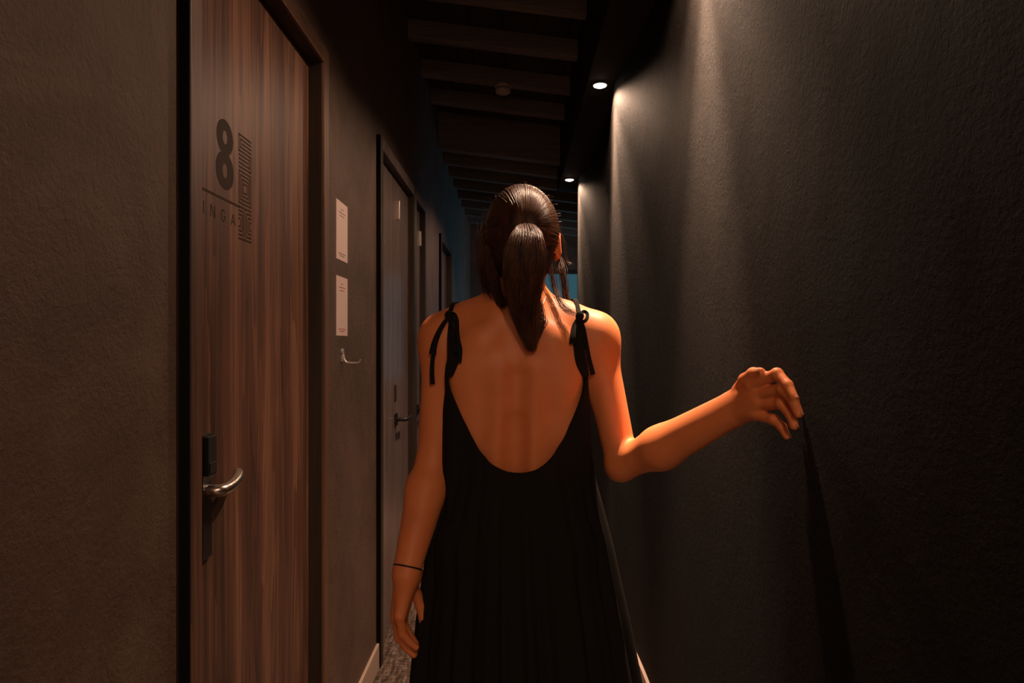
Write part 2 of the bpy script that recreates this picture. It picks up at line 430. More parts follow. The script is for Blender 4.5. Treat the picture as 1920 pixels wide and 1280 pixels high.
# twin leaf cupboard door
XC = -.572
d2 = empty('door_2', (-L_, 3.2, 0), kind='structure')
casing(d2, D2, .048, .040, .050, M['frame_dark'], M['closet'])
lf = MB().box(XC-.04, XC, 2.773, 3.283, .008, 2.072).build('door_leaf', M['closet'], d2, bevel=.003)
lf2 = MB().box(XC-.04, XC, 3.291, 3.617, .008, 2.072).build('door_leaf', M['closet'], d2, bevel=.003)
def hinge(parent, y, z, x):
    MB().tube([(x+.006, y, z-.045), (x+.006, y, z+.045)], .006, 12).box(x, x+.003, y-.016, y+.016, z-.042, z+.042).build('hinge', M['steel'], parent, bevel=.001)
hinge(lf, 3.288, 1.935, XC); hinge(lf, 3.288, .25, XC)
def black_lever(parent, y, z, x, d=1):
    MB().box(x, x+.009, y-.025, y+.025, z-.03, z+.03).build('rose', M['black'], parent, bevel=.003)
    MB().tube([(x+.008, y, z), (x+.045, y, z), (x+.052, y+d*.006, z), (x+.054, y+d*.03, z), (x+.054, y+d*.115, z)], .0095, 14).build('lever_handle', M['black'], parent, smooth=True)
black_lever(lf, 3.225, .935, XC)
MB().box(XC, XC+.006, 3.205, 3.235, 1.02, 1.10).build('keyhole_plate', M['frame_dark'], lf, bevel=.003)
d3 = empty('door_3', (-L_, 3.9, 0), kind='structure')
casing(d3, D3, .039, .050, .050, M['frame_dark'], M['closet'])
lf3 = MB().box(XC-.04, XC, 3.703, 4.057, .008, 2.072).build('door_leaf', M['closet'], d3, bevel=.003)
hinge(lf3, 4.045, 1.915, XC); black_lever(lf3, 3.93, .915, XC)
d4 = empty('door_4', (-L_, 5.3, 0), kind='structure')
casing(d4, D4, .05, .05, .05, M['frame_dark'], M['frame_dark'])
lf4 = MB().box(-.625, -.585, 4.973, 5.717, .008, 2.036).build('door_leaf', M['door'], d4, bevel=.003)

# ------------------------------------------------------------------ things on the left wall
def notice(z0, z1, ink, label):
    y0, y1 = 2.109, 2.249
    r = empty('paper_notice', (-L_, (y0+y1)/2, z0), label=label, cat='notice', group='paper notices on the wall beside the door')
    MB().box(-L_, -L_+.0012, y0, y1, z0, z1).build('sheet', M['paper'], r)
    t = MB(); X = (-L_+.0012, -L_+.0015)
    for (a, b, c) in ((.40, .60, .022), (.22, .78, .033), (.30, .70, .043)): rect(t, y0+.14*a, y0+.14*b, z1-c-.0022, z1-c, X)
    t.build('small_print', ink, r); t = MB()
    for (a, b, c) in ((.2, .8, .020), (.28, .72, .013)): rect(t, y0+.14*a, y0+.14*b, z0+c, z0+c+.0022, X)
    t.build('small_print', ink, r)
notice(1.556, 1.741, M['ink_green'], 'white paper notice with green small print, upper of the two on the wall')
notice(1.317, 1.504, M['ink_red'], 'white paper notice with red small print, lower one just above the hook')

hk = empty('wall_hook', (-L_, 2.18, 1.23), label='chrome coat hook with upturned arm on wall below the notices', cat='hook')
MB().lathe([(.0, 0), (.011, 0), (.011, .004), (.008, .006), (0, .006)], (-L_, 2.178, 1.265), 'x', 24).box(-L_, -L_+.004, 2.171, 2.185, 1.235, 1.262).build('back_plate', M['chrome'], hk, smooth=True)
hx = -L_
MB().tube([(hx+.004, 2.178, 1.262), (hx+.007, 2.178, 1.245), (hx+.010, 2.178, 1.236), (hx+.016, 2.178, 1.231), (hx+.030, 2.178, 1.230), (hx+.050, 2.178, 1.230), (hx+.056, 2.178, 1.232), (hx+.059, 2.178, 1.238), (hx+.060, 2.178, 1.243)], [.004, .004, .0045, .004, .003, .003, .003, .003, .0038], 12).build('hook_arm', M['chrome'], hk, smooth=True)

# smoke detector on the joist
sd = empty('smoke_detector', (-.078, 4.025, 2.80), label='small round smoke detector under a ceiling joist', cat='smoke detector')
zz = zc(-.078, 2.872)
MB().lathe([(0, 0), (.047, 0), (.050, -.010), (.047, -.016), (0, -.016)], (-.078, 4.02, zz+.003), 'z', 40).build('base_plate', M['detector'], sd, smooth=True)
MB().lathe([(0, -.012), (.036, -.012), (.040, -.024), (.046, -.030), (.043, -.042), (.028, -.050), (0, -.052)], (-.078, 4.02, zz), 'z', 40).build('sensor_cap', M['detector'], sd, smooth=True)

# ------------------------------------------------------------------ downlights
em, nt, p = newmat('lamp_lens'); e = nt.nodes.new('ShaderNodeEmission'); e.inputs[0].default_value = (1, .80, .62, 1); e.inputs[1].default_value = 9
nt.links.new(e.outputs[0], nt.nodes['Material Output'].inputs[0])
WH = {3.05: 'round recessed downlight glowing in the soffit, nearer of the two lit lamps seen', 4.80: 'round recessed downlight glowing in the soffit, farther of the two lit lamps seen'}
HID = {-2.30: 'recessed downlight in the soffit farthest behind the viewer', -.80: 'recessed downlight in the soffit just behind the viewer', 1.66: 'recessed downlight in the soffit above the person'}
for ly in LAMP_Y:
    r = empty('recessed_downlight', (LAMP_X, ly, LAMP_H), label=WH.get(ly) or HID[ly], cat='downlight', group='downlights in the soffit')
    o = Vector((LAMP_X, ly, LAMP_H))
    MB().lathe([(.028, 0), (.040, 0), (.040, -.003), (.037, -.006), (.030, -.006), (.028, -.004)], o, 'z', 40).build('trim_ring', M['ring'], r, smooth=True)
    MB().lathe([(0, -.004), (.029, -.004), (.028, -.008), (.018, -.0125), (0, -.014)], o, 'z', 40).build('lens', em, r, smooth=True)
    for (pw, ang, bl, nm) in ((P_BEAM, 40, 1.0, 'beam'), (P_MID, 92, 1.0, 'flood'), (P_SPILL, 158, .35, 'spill')):
        l = bpy.data.lights.new('downlight_'+nm, 'SPOT'); l.energy = pw; l.color = LAMP_COL
        l.spot_size = math.radians(ang); l.spot_blend = bl; l.shadow_soft_size = .018
        lo = bpy.data.objects.new('downlight_'+nm, l); C.objects.link(lo); lo.location = (LAMP_X, ly, LAMP_H-.035)

# ================================================================== the person
def rc(P, a, b, r1, r2):
    """round cone (tapered capsule) distance"""
    a = np.asarray(a, float); b = np.asarray(b, float)
    ba = b-a; l2 = ba@ba; rr = r1-r2; a2 = l2-rr*rr; il2 = 1/l2
    pa = P-a; y = pa@ba; z = y-l2
    xv = pa*l2-np.outer(y, ba); x2 = (xv*xv).sum(1); y2 = y*y*l2; z2 = z*z*l2
    k = math.copysign(1, rr)*rr*rr*x2 if rr else np.zeros(len(P))
    d3 = (np.sqrt(x2*a2*il2)+y*rr)*il2-r1
    d1 = np.sqrt(x2+z2)*il2-r2; d2 = np.sqrt(x2+y2)*il2-r1
    c1 = np.sign(z)*a2*z2 > k; c2 = np.sign(y)*a2*y2 < k
    return np.where(c1, d1, np.where(c2, d2, d3))
def el(P, c, r, R=None):
    q = P-np.asarray(c, float)
    if R is not None: q = q@R
    r = np.asarray(r, float)
    k0 = np.linalg.norm(q/r, axis=1); k1 = np.linalg.norm(q/(r*r), axis=1)+1e-9
    return k0*(k0-1)/k1
def smin(a, b, k):
    h = np.maximum(k-np.abs(a-b), 0)/k
    return np.minimum(a, b)-h*h*k*.25
def smax(a, b, k): return -smin(-a, -b, k)
def rotm(ax, ay, az):
    m_ = (Matrix.Rotation(az, 3, 'Z') @ Matrix.Rotation(ay, 3, 'Y') @ Matrix.Rotation(ax, 3, 'X'))
    return np.array(m_)     # columns are local axes; q@R gives local coordinates

def evaluate(prims, P, prune=None):
    d = np.full(len(P), 9.0)
    for (kind, args, k, sub) in prims:
        v = rc(P, *args) if kind == 'c' else el(P, *args)
        d = smax(d, -v, k) if sub else smin(d, v, k)
    return d
def iso(prims, lo, hi, h, B=12):
    """surface nets over the blocks that the surface crosses"""
    lo = np.array(lo); n = np.ceil((np.array(hi)-lo)/(h*B)).astype(int)
    ij = np.stack(np.meshgrid(*[np.arange(k) for k in n], indexing='ij'), -1).reshape(-1, 3)
    cen = lo+(ij+.5)*h*B; half = h*B*.5*1.7321
    dists = []
    for (kind, args, k, sub) in prims:
        dists.append(rc(cen, *args) if kind == 'c' else el(cen, *args))
    tot = np.full(len(cen), 9.0)
    for v, (kind, args, k, sub) in zip(dists, prims): tot = smax(tot, -v, k) if sub else smin(tot, v, k)
    near = np.where(np.abs(tot) < half*1.6+.012)[0]
    g = np.stack(np.meshgrid(*[np.arange(B+1)]*3, indexing='ij'), -1).reshape(-1, 3)
    dims = n*B+4
    def key(c): return (c[:, 0]*dims[1]+c[:, 1])*dims[2]+c[:, 2]
    VK, VP, QK = [], [], []
    edges = [((0,0,0),(1,0,0)),((0,1,0),(1,1,0)),((0,0,1),(1,0,1)),((0,1,1),(1,1,1)),((0,0,0),(0,1,0)),((1,0,0),(1,1,0)),((0,0,1),(0,1,1)),((1,0,1),(1,1,1)),((0,0,0),(0,0,1)),((1,0,0),(1,0,1)),((0,1,0),(0,1,1)),((1,1,0),(1,1,1))]
    for bi in near:
        sub_p = [p for p, v in zip(prims, dists) if v[bi] < half*3+.05]
        if not sub_p: continue
        base_ = ij[bi]*B; pts_ = lo+(base_+g)*h
        d = evaluate(sub_p, pts_).reshape(B+1, B+1, B+1)
        s = d < 0
        if s.all() or not s.any(): continue
        cnt = np.zeros((B, B, B)); acc = np.zeros((B, B, B, 3))
        for (a, b) in edges:
            da = d[a[0]:a[0]+B, a[1]:a[1]+B, a[2]:a[2]+B]; db = d[b[0]:b[0]+B, b[1]:b[1]+B, b[2]:b[2]+B]
            c = (da < 0) != (db < 0)
            t = np.where(c, da/np.where(c, da-db, 1), 0)
            cnt += c
            for ax in range(3): acc[..., ax] += np.where(c, a[ax]+t*(b[ax]-a[ax]), 0)
        act = cnt > 0
        idx = np.argwhere(act)
        pos = acc[act]/cnt[act][:, None]
        VK.append(key(idx+base_)); VP.append(lo+(idx+base_+pos)*h)
        for ax in range(3):
            e = [0, 0, 0]; e[ax] = 1
            sa = s[:B, :B, :B]; sb = s[e[0]:e[0]+B, e[1]:e[1]+B, e[2]:e[2]+B]
            ix = np.argwhere(sa != sb)
            if not len(ix): continue
            fl = sa[tuple(ix.T)]
            u, v_ = (ax+1) % 3, (ax+2) % 3
            U = np.zeros(3, int); U[u] = 1; V = np.zeros(3, int); V[v_] = 1
            G = ix+base_
            q = np.stack([key(G), key(G-U), key(G-U-V), key(G-V)], 1)
            q[~fl] = q[~fl][:, ::-1]
            QK.append(q)
    VK = np.concatenate(VK); VP = np.concatenate(VP); QK = np.concatenate(QK)
    o = np.argsort(VK); VK = VK[o]; VP = VP[o]
    qi = np.clip(np.searchsorted(VK, QK), 0, len(VK)-1)
    ok = (VK[qi] == QK).all(1)
    return VP, qi[ok][:, ::-1]

pr = []; torso_only = []
def cap(a, b, r1, r2, k=.02, sub=False, torso=False):
    t = ('c', (tuple(a), tuple(b), r1, r2), k, sub); pr.append(t)
    if torso: torso_only.append(t)
def ell(c, r, R=None, k=.02, sub=False, torso=False):
    t = ('e', (tuple(c), tuple(r)) if R is None else (tuple(c), tuple(r), R), k, sub); pr.append(t)
    if torso: torso_only.append(t)
BY = 1.475
# trunk
ell((0, BY+.005, 1.19), (.136, .092, .19), torso=True)
ell((.003, BY+.01, 1.29), (.150, .070, .085), k=.05, torso=True)
ell((0, BY+.005, 1.04), (.112, .078, .15), k=.06, torso=True)
ell((.002, BY+.005, .90), (.158, .100, .13), k=.07, torso=True)
for s in (-1, 1):
    ell((s*.075, BY-.045, .865), (.088, .080, .095), k=.04, torso=True)
    ell((s*.070, BY+.075, 1.205), (.058, .045, .058), k=.04, torso=True)      # chest
    ell((s*.087, BY-.068, 1.245), (.048, .024, .075), rotm(0, s*math.radians(-14), 0), k=.03, torso=True)  # shoulder blade
    ell((s*.100, BY-.055, 1.14), (.040, .022, .08), k=.03, torso=True)        # lat
    cap((s*.034, BY-.058, 1.24), (s*.029, BY-.046, .96), .030, .028, k=.022, torso=True)   # beside the spine
    cap((s*.035, BY+.005, 1.385), (s*.125, BY-.008, 1.338), .030, .026, k=.035)    # trapezius
    cap((s*.02, BY-.035, 1.36), (s*.07, BY-.055, 1.30), .030, .022, k=.04)
cap((.002, BY-.102, 1.22), (-.006, BY-.086, .98), .013, .021, k=.030, sub=True, torso=True)   # spine furrow
cap((-.003, BY-.091, 1.13), (-.006, BY-.083, 1.00), .013, .017, k=.022, sub=True, torso=True)
cap((.004, BY+.000, 1.35), (.010, BY+.022, 1.47), .055, .050, k=.035)             # neck
# head with face
HX, HY, HZ = .012, 1.505, 1.515
ell((HX, HY-.012, HZ+.012), (.074, .088, .092), k=.02)
ell((HX+.002, HY+.035, HZ-.045), (.056, .058, .068), k=.03)
ell((HX+.003, HY+.068, HZ-.088), (.022, .018, .016), k=.02)                        # chin
cap((HX+.002, HY+.088, HZ-.005), (HX+.003, HY+.104, HZ-.038), .007, .012, k=.012)  # nose
for s in (-1, 1):
    ell((HX+s*.030, HY+.086, HZ-.006), (.017, .010, .010), k=.008, sub=True)       # eye sockets
    ell((HX+s*.030, HY+.072, HZ-.008), (.013, .013, .012), k=.003)                 # eyeballs
    cap((HX+s*.014, HY+.083, HZ+.012), (HX+s*.044, HY+.072, HZ+.013), .006, .004, k=.008)   # brow
    ell((HX+s*.040, HY+.062, HZ-.042), (.018, .014, .014), k=.015)                 # cheek
    ell((HX+s*.010, HY+.100, HZ-.042), (.008, .008, .006), k=.006)
    ex = HX+s*.081
    # ear: rim, lobe and hollow
    R_e = rotm(math.radians(-8), 0, s*math.radians(-24))
    ell((ex, HY-.004, HZ-.008), (.0085, .017, .029), R_e, k=.006)
    ell((ex+s*.006, HY+.000, HZ-.004), (.006, .010, .018), R_e, k=.004, sub=True)
    ell((ex-s*.003, HY+.004, HZ-.034), (.006, .008, .010), k=.006)
cap((HX-.018, HY+.090, HZ-.062), (HX+.020, HY+.090, HZ-.062), .005, .005, k=.006)   # lips
cap((HX-.014, HY+.088, HZ-.070), (HX+.017, HY+.088, HZ-.070), .0055, .0055, k=.005)
# right arm
S = (.168, 1.462, 1.307); E = P(1166, 868, 1.42); W = P(1372, 768, 1.24)
cap((.12, 1.468, 1.325), S, .040, .044, k=.05)
ell((S[0]+.006, S[1], S[2]-.018), (.040, .043, .056), k=.03)
cap(S, E, .041, .0335, k=.03)
E2 = E+(W-E)*.27; E3 = E+(W-E)*.72
E2 = P(1240, 839, 1.355); cap(E, E2, .0345, .0370, k=.014); cap(E2, W, .0370, .0245, k=.03)
wu = Vector((.25, .25, .93)); cap(E2+wu*.002, W+wu*.012, .033, .0200, k=.02); cap(E2-wu*.002, W-wu*.012, .033, .0200, k=.02)
ell(E+Vector((-.004, .006, -.012)), (.022, .022, .020), k=.02)                      # elbow point
# left arm
S2 = (-.158, 1.462, 1.303); El = P(812, 862, 1.45); Wl = P(762, 1075, 1.36)
cap((-.11, 1.468, 1.322), S2, .040, .043, k=.05)
ell((S2[0]-.006, S2[1], S2[2]-.018), (.038, .042, .056), k=.03)
cap(S2, El, .040, .033, k=.03)
F2 = El+(Wl-El)*.27; F3 = El+(Wl-El)*.74
cap(El, F2, .0335, .0365, k=.014); cap(F2, Wl, .0365, .0230, k=.03)
wv2 = Vector((.1, 1, .1)).normalized(); cap(F2+wv2*.002, Wl+wv2*.009, .030, .0185, k=.02); cap(F2-wv2*.002, Wl-wv2*.009, .030, .0185, k=.02)
# hands
nails = []
def hand(wrist, mcps, fingers, thumb, back, rads=(.0098, .0102, .0098, .0088)):
    """mcps: knuckles index..little; fingers: list of [pip, dip, tip]; back: unit vector out of the back of the hand"""
    back = Vector(back).normalized()
    mid = sum(mcps, Vector())/4
    for mcp, r in zip(mcps, rads):
        st = wrist+(mcp-wrist)*.10+(mcp-mid)*.32
        cap(st-back*.004, mcp-back*.003, .0155, r*1.18, k=.014)
        cap(st+back*.006, mcp+back*.001, .006, .0065, k=.008)                       # tendon ridge
    cap(wrist, mid-back*.004, .0205, .015, k=.016)
    # heel of the thumb
    cap(wrist-back*.010+(thumb[0]-wrist)*.3, thumb[0]-back*.004, .0165, .0135, k=.014)
    for mcp, fg, r in zip(mcps, fingers, rads):
        ch = [mcp]+list(fg); rr = [r*1.18, r*1.0, r*.88, r*.74]
        for a, b, ra, rb in zip(ch, ch[1:], rr, rr[1:]): cap(a, b, ra, rb, k=.0035)
        ell(fg[0]+back*.001, (r*1.04,)*3, k=.003)
        d = (fg[2]-fg[1]).normalized()
        # outward side of the fingertip: direction away from the palm
        bend = (fg[1]-(fg[0]+fg[2])/2); bend = (bend-d*bend.dot(d)).normalized()
        nails.append((fg[2]-d*.001, d, bend, r*.70))
    ch = list(thumb); rr = [.0135, .0112, .0100, .0078]
    for a, b, ra, rb in zip(ch, ch[1:], rr, rr[1:]): cap(a, b, ra, rb, k=.005)
    d = (thumb[3]-thumb[2]).normalized(); bb = (back-d*back.dot(d)).normalized()
    nails.append((thumb[3], d, bb, .0078))
mR = [P(1409, 722, 1.182), P(1424, 739, 1.172), P(1425, 758, 1.174), P(1416, 776, 1.182)]
fR = [[P(1457, 701, 1.134), P(1477, 722, 1.110), P(1488, 744, 1.094)],
      [P(1468, 729, 1.123), P(1487, 750, 1.102), P(1497, 775, 1.086)],
      [P(1465, 756, 1.130), P(1482, 776, 1.110), P(1489, 798, 1.096)],
      [P(1450, 786, 1.150), P(1466, 800, 1.134), P(1475, 817, 1.121)]]
tR = [P(1388, 730, 1.222), P(1397, 712, 1.196), P(1412, 700, 1.176), P(1426, 697, 1.155)]
hand(W, mR, fR, tR, (-.72, -.62, .25))
mL = [P(728, 1128, 1.372), P(742, 1137, 1.350), P(758, 1138, 1.335), P(774, 1131, 1.328)]
# knuckles of the left hand: index ahead of the body, little finger towards the viewer
mL = [Vector((-.236, 1.392, .752)), Vector((-.240, 1.370, .748)), Vector((-.236, 1.348, .752)), Vector((-.228, 1.330, .760))]
fL = [[Vector((-.232, 1.406, .714)), Vector((-.220, 1.404, .692)), Vector((-.206, 1.396, .678))],
      [Vector((-.236, 1.384, .704)), Vector((-.222, 1.384, .681)), Vector((-.206, 1.380, .667))],
      [Vector((-.232, 1.359, .708)), Vector((-.219, 1.361, .686)), Vector((-.204, 1.360, .672))],
      [Vector((-.222, 1.338, .723)), Vector((-.210, 1.341, .706)), Vector((-.197, 1.343, .694))]]
tL = [Vector((-.216, 1.388, .806)), Vector((-.206, 1.405, .776)), Vector((-.198, 1.410, .750)), Vector((-.194, 1.408, .726))]
hand(Wl, mL, fL, tL, (-.96, -.22, .1))
# legs and feet, mid-stride under the dress
for s, ky, ay in ((-1, .07, .03), (1, -.02, -.17)):
    Hp = Vector((s*.085, BY, .86)); K = Vector((s*.082, BY+ky+.01, .475)); A = Vector((s*.078, BY+ay, .095 if s < 0 else .15))
    cap(Hp, K, .082, .050, k=.04); cap(K, K+(A-K)*.3, .049, .052, k=.03); cap(K+(A-K)*.3, A, .052, .032, k=.03)
    if s < 0:
        cap(A+Vector((0, -.02, -.055)), A+Vector((0, .13, -.068)), .032, .022, k=.02); 
    else:
        cap(A+Vector((0, -.02, -.045)), A+Vector((0, .10, -.115)), .030, .022, k=.02); cap(A+Vector((0, .10, -.115)), A+Vector((0, .15, -.125)), .022, .019, k=.01)

bv, bf = iso(pr, (-.34, 1.0, -.01), (.50, 1.68, 1.66), .0023)
person = empty('person', (0, BY, 0), label='person in a black backless dress walking away, right hand trailing on the wall', cat='person')
body = pydata('body', bv, bf, M['skin'], person, smooth=True)
sm = body.modifiers.new('smooth', 'SMOOTH'); sm.factor = .5; sm.iterations = 3
for (c, d, u, r) in nails:
    nb_ = MB()
    sd_ = d.cross(u).normalized()
    vs = []
    for i in range(5):
        for j in range(5):
            a = (i/4-.5)*1.5*r; q = (j/4-.5)*1.9
            vs.append(nb_.bm.verts.new(c + d*(a+r*.25) + sd_*math.sin(q)*r*.92 + u*(math.cos(q)*r*1.0+.0004)))
    for i in range(4):
        for j in range(4): nb_.bm.faces.new((vs[i*5+j], vs[i*5+j+1], vs[(i+1)*5+j+1], vs[(i+1)*5+j]))
    nb_.build('nail', M['nail'], body, smooth=True)

# ------------------------------------------------------------------ dress
def torso_radius(th, z, c):
    """march outwards from the centre axis to the trunk surface"""
    n = len(th); t = np.zeros(n); d = np.stack([np.sin(th), -np.cos(th), np.zeros(n)], 1)
    lo_ = np.zeros(n); hi_ = np.full(n, .30)
    for _ in range(18):
        m_ = (lo_+hi_)/2; Pm = np.stack([c[0]+d[:, 0]*m_, c[1]+d[:, 1]*m_, z], 1)
        ins = evaluate(torso_only, Pm) < 0
        lo_ = np.where(ins, m_, lo_); hi_ = np.where(ins, hi_, m_)
    return (lo_+hi_)/2
NT, NV = 420, 110
th = np.linspace(0, 2*math.pi, NT, endpoint=False)        # 0 = back centre, pi/2 = her right
CX, CY_ = .004, BY
def interp(x, pts_): return np.interp(x, [a for a, b in pts_], [b for a, b in pts_])
# upper edge of the cloth by angle
ta = np.degrees(np.where(th > math.pi, th-2*math.pi, th))
xs = np.abs(ta)
top = interp(xs, [(0, 1.030), (15, 1.034), (28, 1.048), (41, 1.074), (50, 1.10), (57, 1.155), (61, 1.23), (64, 1.27), (70, 1.285), (76, 1.275), (82, 1.255), (92, 1.24), (105, 1.245), (120, 1.28), (135, 1.30), (150, 1.27), (180, 1.25)])
k_ = np.ones(9)/9
for _k in range(4): top = np.convolve(np.r_[top[-4:], top, top[:4]], k_, 'valid')
HEM = .13
rows = []; prevr = None
vv = np.linspace(0, 1, NV)**1.15
ph = rng.uniform(0, 6.28, 6)
def pleat(th):
    return (.50*np.sin(th*23+ph[0]+.7*np.sin(th*3)) + .30*np.sin(th*37+ph[1]+.9*np.sin(th*5+1)) + .30*np.sin(th*13+ph[2]))
pl_ = pleat(th)
V3 = []
run = np.zeros(NT)
for i, v_ in enumerate(vv):
    z = top*(1-v_)+HEM*v_
    r0 = torso_radius(th, np.maximum(z, .80), (CX, CY_))
    run = np.maximum(run*.9985, r0)
    drop = np.clip((top-z), 0, 1.2)
    # skirt shape: swings out sideways
    skirt = interp(z, [(0, .30), (.4, .245), (.56, .222), (.70, .206), (.86, .182), (1.0, .154), (1.12, .144), (1.3, .120)])
    ell_r = 1/np.sqrt((np.sin(th)/skirt)**2+(np.cos(th)/(skirt*.74+.01))**2)
    blend = np.clip((1.24-z)/.30, 0, 1); blend = blend*blend*(3-2*blend)
    r = np.maximum(run+.005, r0+.005)
    r = r*(1-blend)+np.maximum(r, ell_r)*blend
    amp = .0012+.016*np.clip(drop/.75, 0, 1)**1.1
    r = r+pl_*amp+np.abs(amp)*1.0+.002
    sway = np.clip((1.0-z)/.9, 0, 1)**1.5
    x = CX+.040*sway+np.sin(th)*r; y = CY_-np.cos(th)*r
    V3.append(np.stack([x, y, z], 1))
V3 = np.concatenate(V3)
F = []
for i in range(NV-1):
    a = np.arange(NT); b = (a+1) % NT
    F.append(np.stack([i*NT+a, (i+1)*NT+a, (i+1)*NT+b, i*NT+b], 1))
F = np.concatenate(F)
dress = pydata('dress', V3, F, M['dress'], person, smooth=True)
so_ = dress.modifiers.new('thickness', 'SOLIDIFY'); so_.thickness = .0022; so_.offset = 1
# narrow rolled edge round the back neckline
edge = [Vector(V3[k]) for k in range(NT)]
MB().tube(edge+[edge[0]], .0026, 8, caps=False).build('neck_binding', M['dress'], dress, smooth=True)

# straps and tied bows
def ribbon(mb, pts_, wd, normal, th_=.0012):
    pts_ = [Vector(p_) for p_ in pts_]
    # resample with a smooth spline
    out = []
    n = len(pts_)
    for i in range(n-1):
        p0, p1, p2, p3 = pts_[max(i-1, 0)], pts_[i], pts_[i+1], pts_[min(i+2, n-1)]
        for t in [k/6 for k in range(6)]:
            out.append(.5*((2*p1)+(-p0+p2)*t+(2*p0-5*p1+4*p2-p3)*t*t+(-p0+3*p1-3*p2+p3)*t**3))
    out.append(pts_[-1])
    rg = []
    for i, p_ in enumerate(out):
        t = (out[min(i+1, len(out)-1)]-out[max(i-1, 0)]).normalized()
        nn = Vector(normal); nn = (nn-t*nn.dot(t)).normalized(); s = t.cross(nn)
        f = i/(len(out)-1); ww = wd(f) if callable(wd) else wd
        rg.append([mb.bm.verts.new(p_+s*ww*a+nn*th_*b) for a, b in ((-.5, -1), (.5, -1), (.5, 1), (-.5, 1))])
    for A, B in zip(rg, rg[1:]):
        for k in range(4): mb.bm.faces.new((A[k], A[(k+1) % 4], B[(k+1) % 4], B[k]))
    mb.bm.faces.new(rg[0][::-1]); mb.bm.faces.new(rg[-1])
def on_body(px, py, lift=.004, y0=1.30, y1=1.60):
    """point where the view line through that spot of the back meets the skin"""
    ys = np.arange(y0, y1, .0008)
    Q = np.array([P(px, py, y) for y in ys]); d = evaluate(pr, Q)
    i = np.argmax(d < lift)
    return Vector(Q[i]) if (d < lift).any() else Vector(P(px, py, 1.46))
N_ = (0, -1, .15)
def strap_set(side):
    if side < 0:
        main = [(842, 706), (846, 690), (849, 672), (847, 630), (845, 606), (841, 590)]
        loopA = [(843, 592), (851, 588), (857, 600), (858, 622), (860, 644), (856, 660), (850, 640), (847, 612), (843, 594)]
        tailA = [(842, 594), (832, 606), (822, 624), (814, 646), (811, 664)]
        tailB = [(840, 596), (829, 612), (818, 640), (812, 668), (810, 695), (811, 720)]
        tailC = [(844, 594), (854, 606), (858, 632), (863, 655), (861, 680)]
        knot = (842, 591)
    else:
        main = [(1099, 706), (1093, 689), (1088, 670), (1083, 632), (1085, 606), (1087, 590)]
        loopA = [(1086, 592), (1094, 584), (1101, 588), (1100, 598), (1093, 603), (1087, 596)]
        tailA = [(1085, 595), (1077, 610), (1074, 630), (1075, 644)]
        tailB = [(1088, 595), (1095, 616), (1099, 640), (1104, 670), (1112, 702)]
        tailC = [(1087, 596), (1092, 620), (1094, 645), (1091, 668)]
        knot = (1087, 592)
    r = 0
    mb = MB()
    ribbon(mb, [on_body(*q, .006) for q in main], lambda f: .008+.015*math.sin(math.pi*min(1, f*1.15+.08)), N_, .0015)
    # over the shoulder to the front edge of the dress
    top_ = on_body(*knot, .006)
    fx = top_.x
    fr_ = [top_]
    for y in (1.455, 1.475, 1.495, 1.515, 1.535, 1.55):
        zs = np.arange(1.45, 1.15, -.001); Q = np.array([(fx*(1-.25*(y-1.44)/.11), y, z) for z in zs]); d = evaluate(pr, Q)
        i = np.argmax(d < .004); fr_.append(Vector(Q[i]))
    ribbon(mb, fr_+[Vector((fx*.74, 1.575, 1.27))], .009, (0, -.2, 1), .0012)
    st = mb.build('strap', M['dress'], dress, smooth=True)
    mb = MB()
    ribbon(mb, [on_body(*q, .010) for q in loopA], .007, N_, .0014)
    ribbon(mb, [on_body(*q, .009) for q in tailA], lambda f: .006+.009*f, N_, .0014)
    ribbon(mb, [on_body(*q, .008) for q in tailB], lambda f: .005+.005*f, N_, .0014)
    ribbon(mb, [on_body(*q, .007) for q in tailC], lambda f: .006+.003*f, N_, .0014)
    kp = on_body(*knot, .010)
    bmesh.ops.create_icosphere(mb.bm, subdivisions=3, radius=.009, matrix=Matrix.Translation(kp) @ Matrix.Diagonal((1, .8, 1.15, 1)))
    mb.build('tied_bow', M['dress'], dress, smooth=True)
strap_set(-1); strap_set(1)

# ------------------------------------------------------------------ hair
hp = []
def hcap(*a, k=.02, sub=False): hp.append(('c', a, k, sub))
def hell(*a, k=.02, sub=False): hp.append(('e', a, k, sub))
hc = np.array((HX, HY-.014, HZ+.016)); hr = np.array((.0775, .096, .1015))
hell(tuple(hc), tuple(hr))
hell((HX, HY-.055, HZ-.050), (.058, .050, .052), k=.03)                 # nape
hell((HX, HY+.112, HZ-.060), (.090, .095, .100), k=.02, sub=True)       # open at the face
hell((HX, HY-.02, HZ-.165), (.12, .12, .075), k=.02, sub=True)          # open at the neck
for s in (-1, 1): hell((HX+s*.088, HY+.010, HZ-.020), (.022, .024, .036), k=.008, sub=True)
# ponytail core
tail_c = [P(986, 424, 1.382), P(987, 448, 1.352), P(984, 480, 1.340), P(980, 520, 1.345), P(981, 560, 1.358), P(988, 600, 1.368), P(996, 640, 1.372)]
tail_r = [.020, .030, .036, .034, .027, .018, .006]
for a, b, ra, rb in zip(tail_c[1:], tail_c[2:], tail_r[1:], tail_r[2:]): hcap(tuple(a), tuple(b), ra*.6, rb*.6, k=.02)
hv, hf = iso(hp, (-.2, 1.25, 1.15), (.25, 1.70, 1.68), .004, B=8)
hair = pydata('hair', hv, hf, M['hair_base'], person, smooth=True)

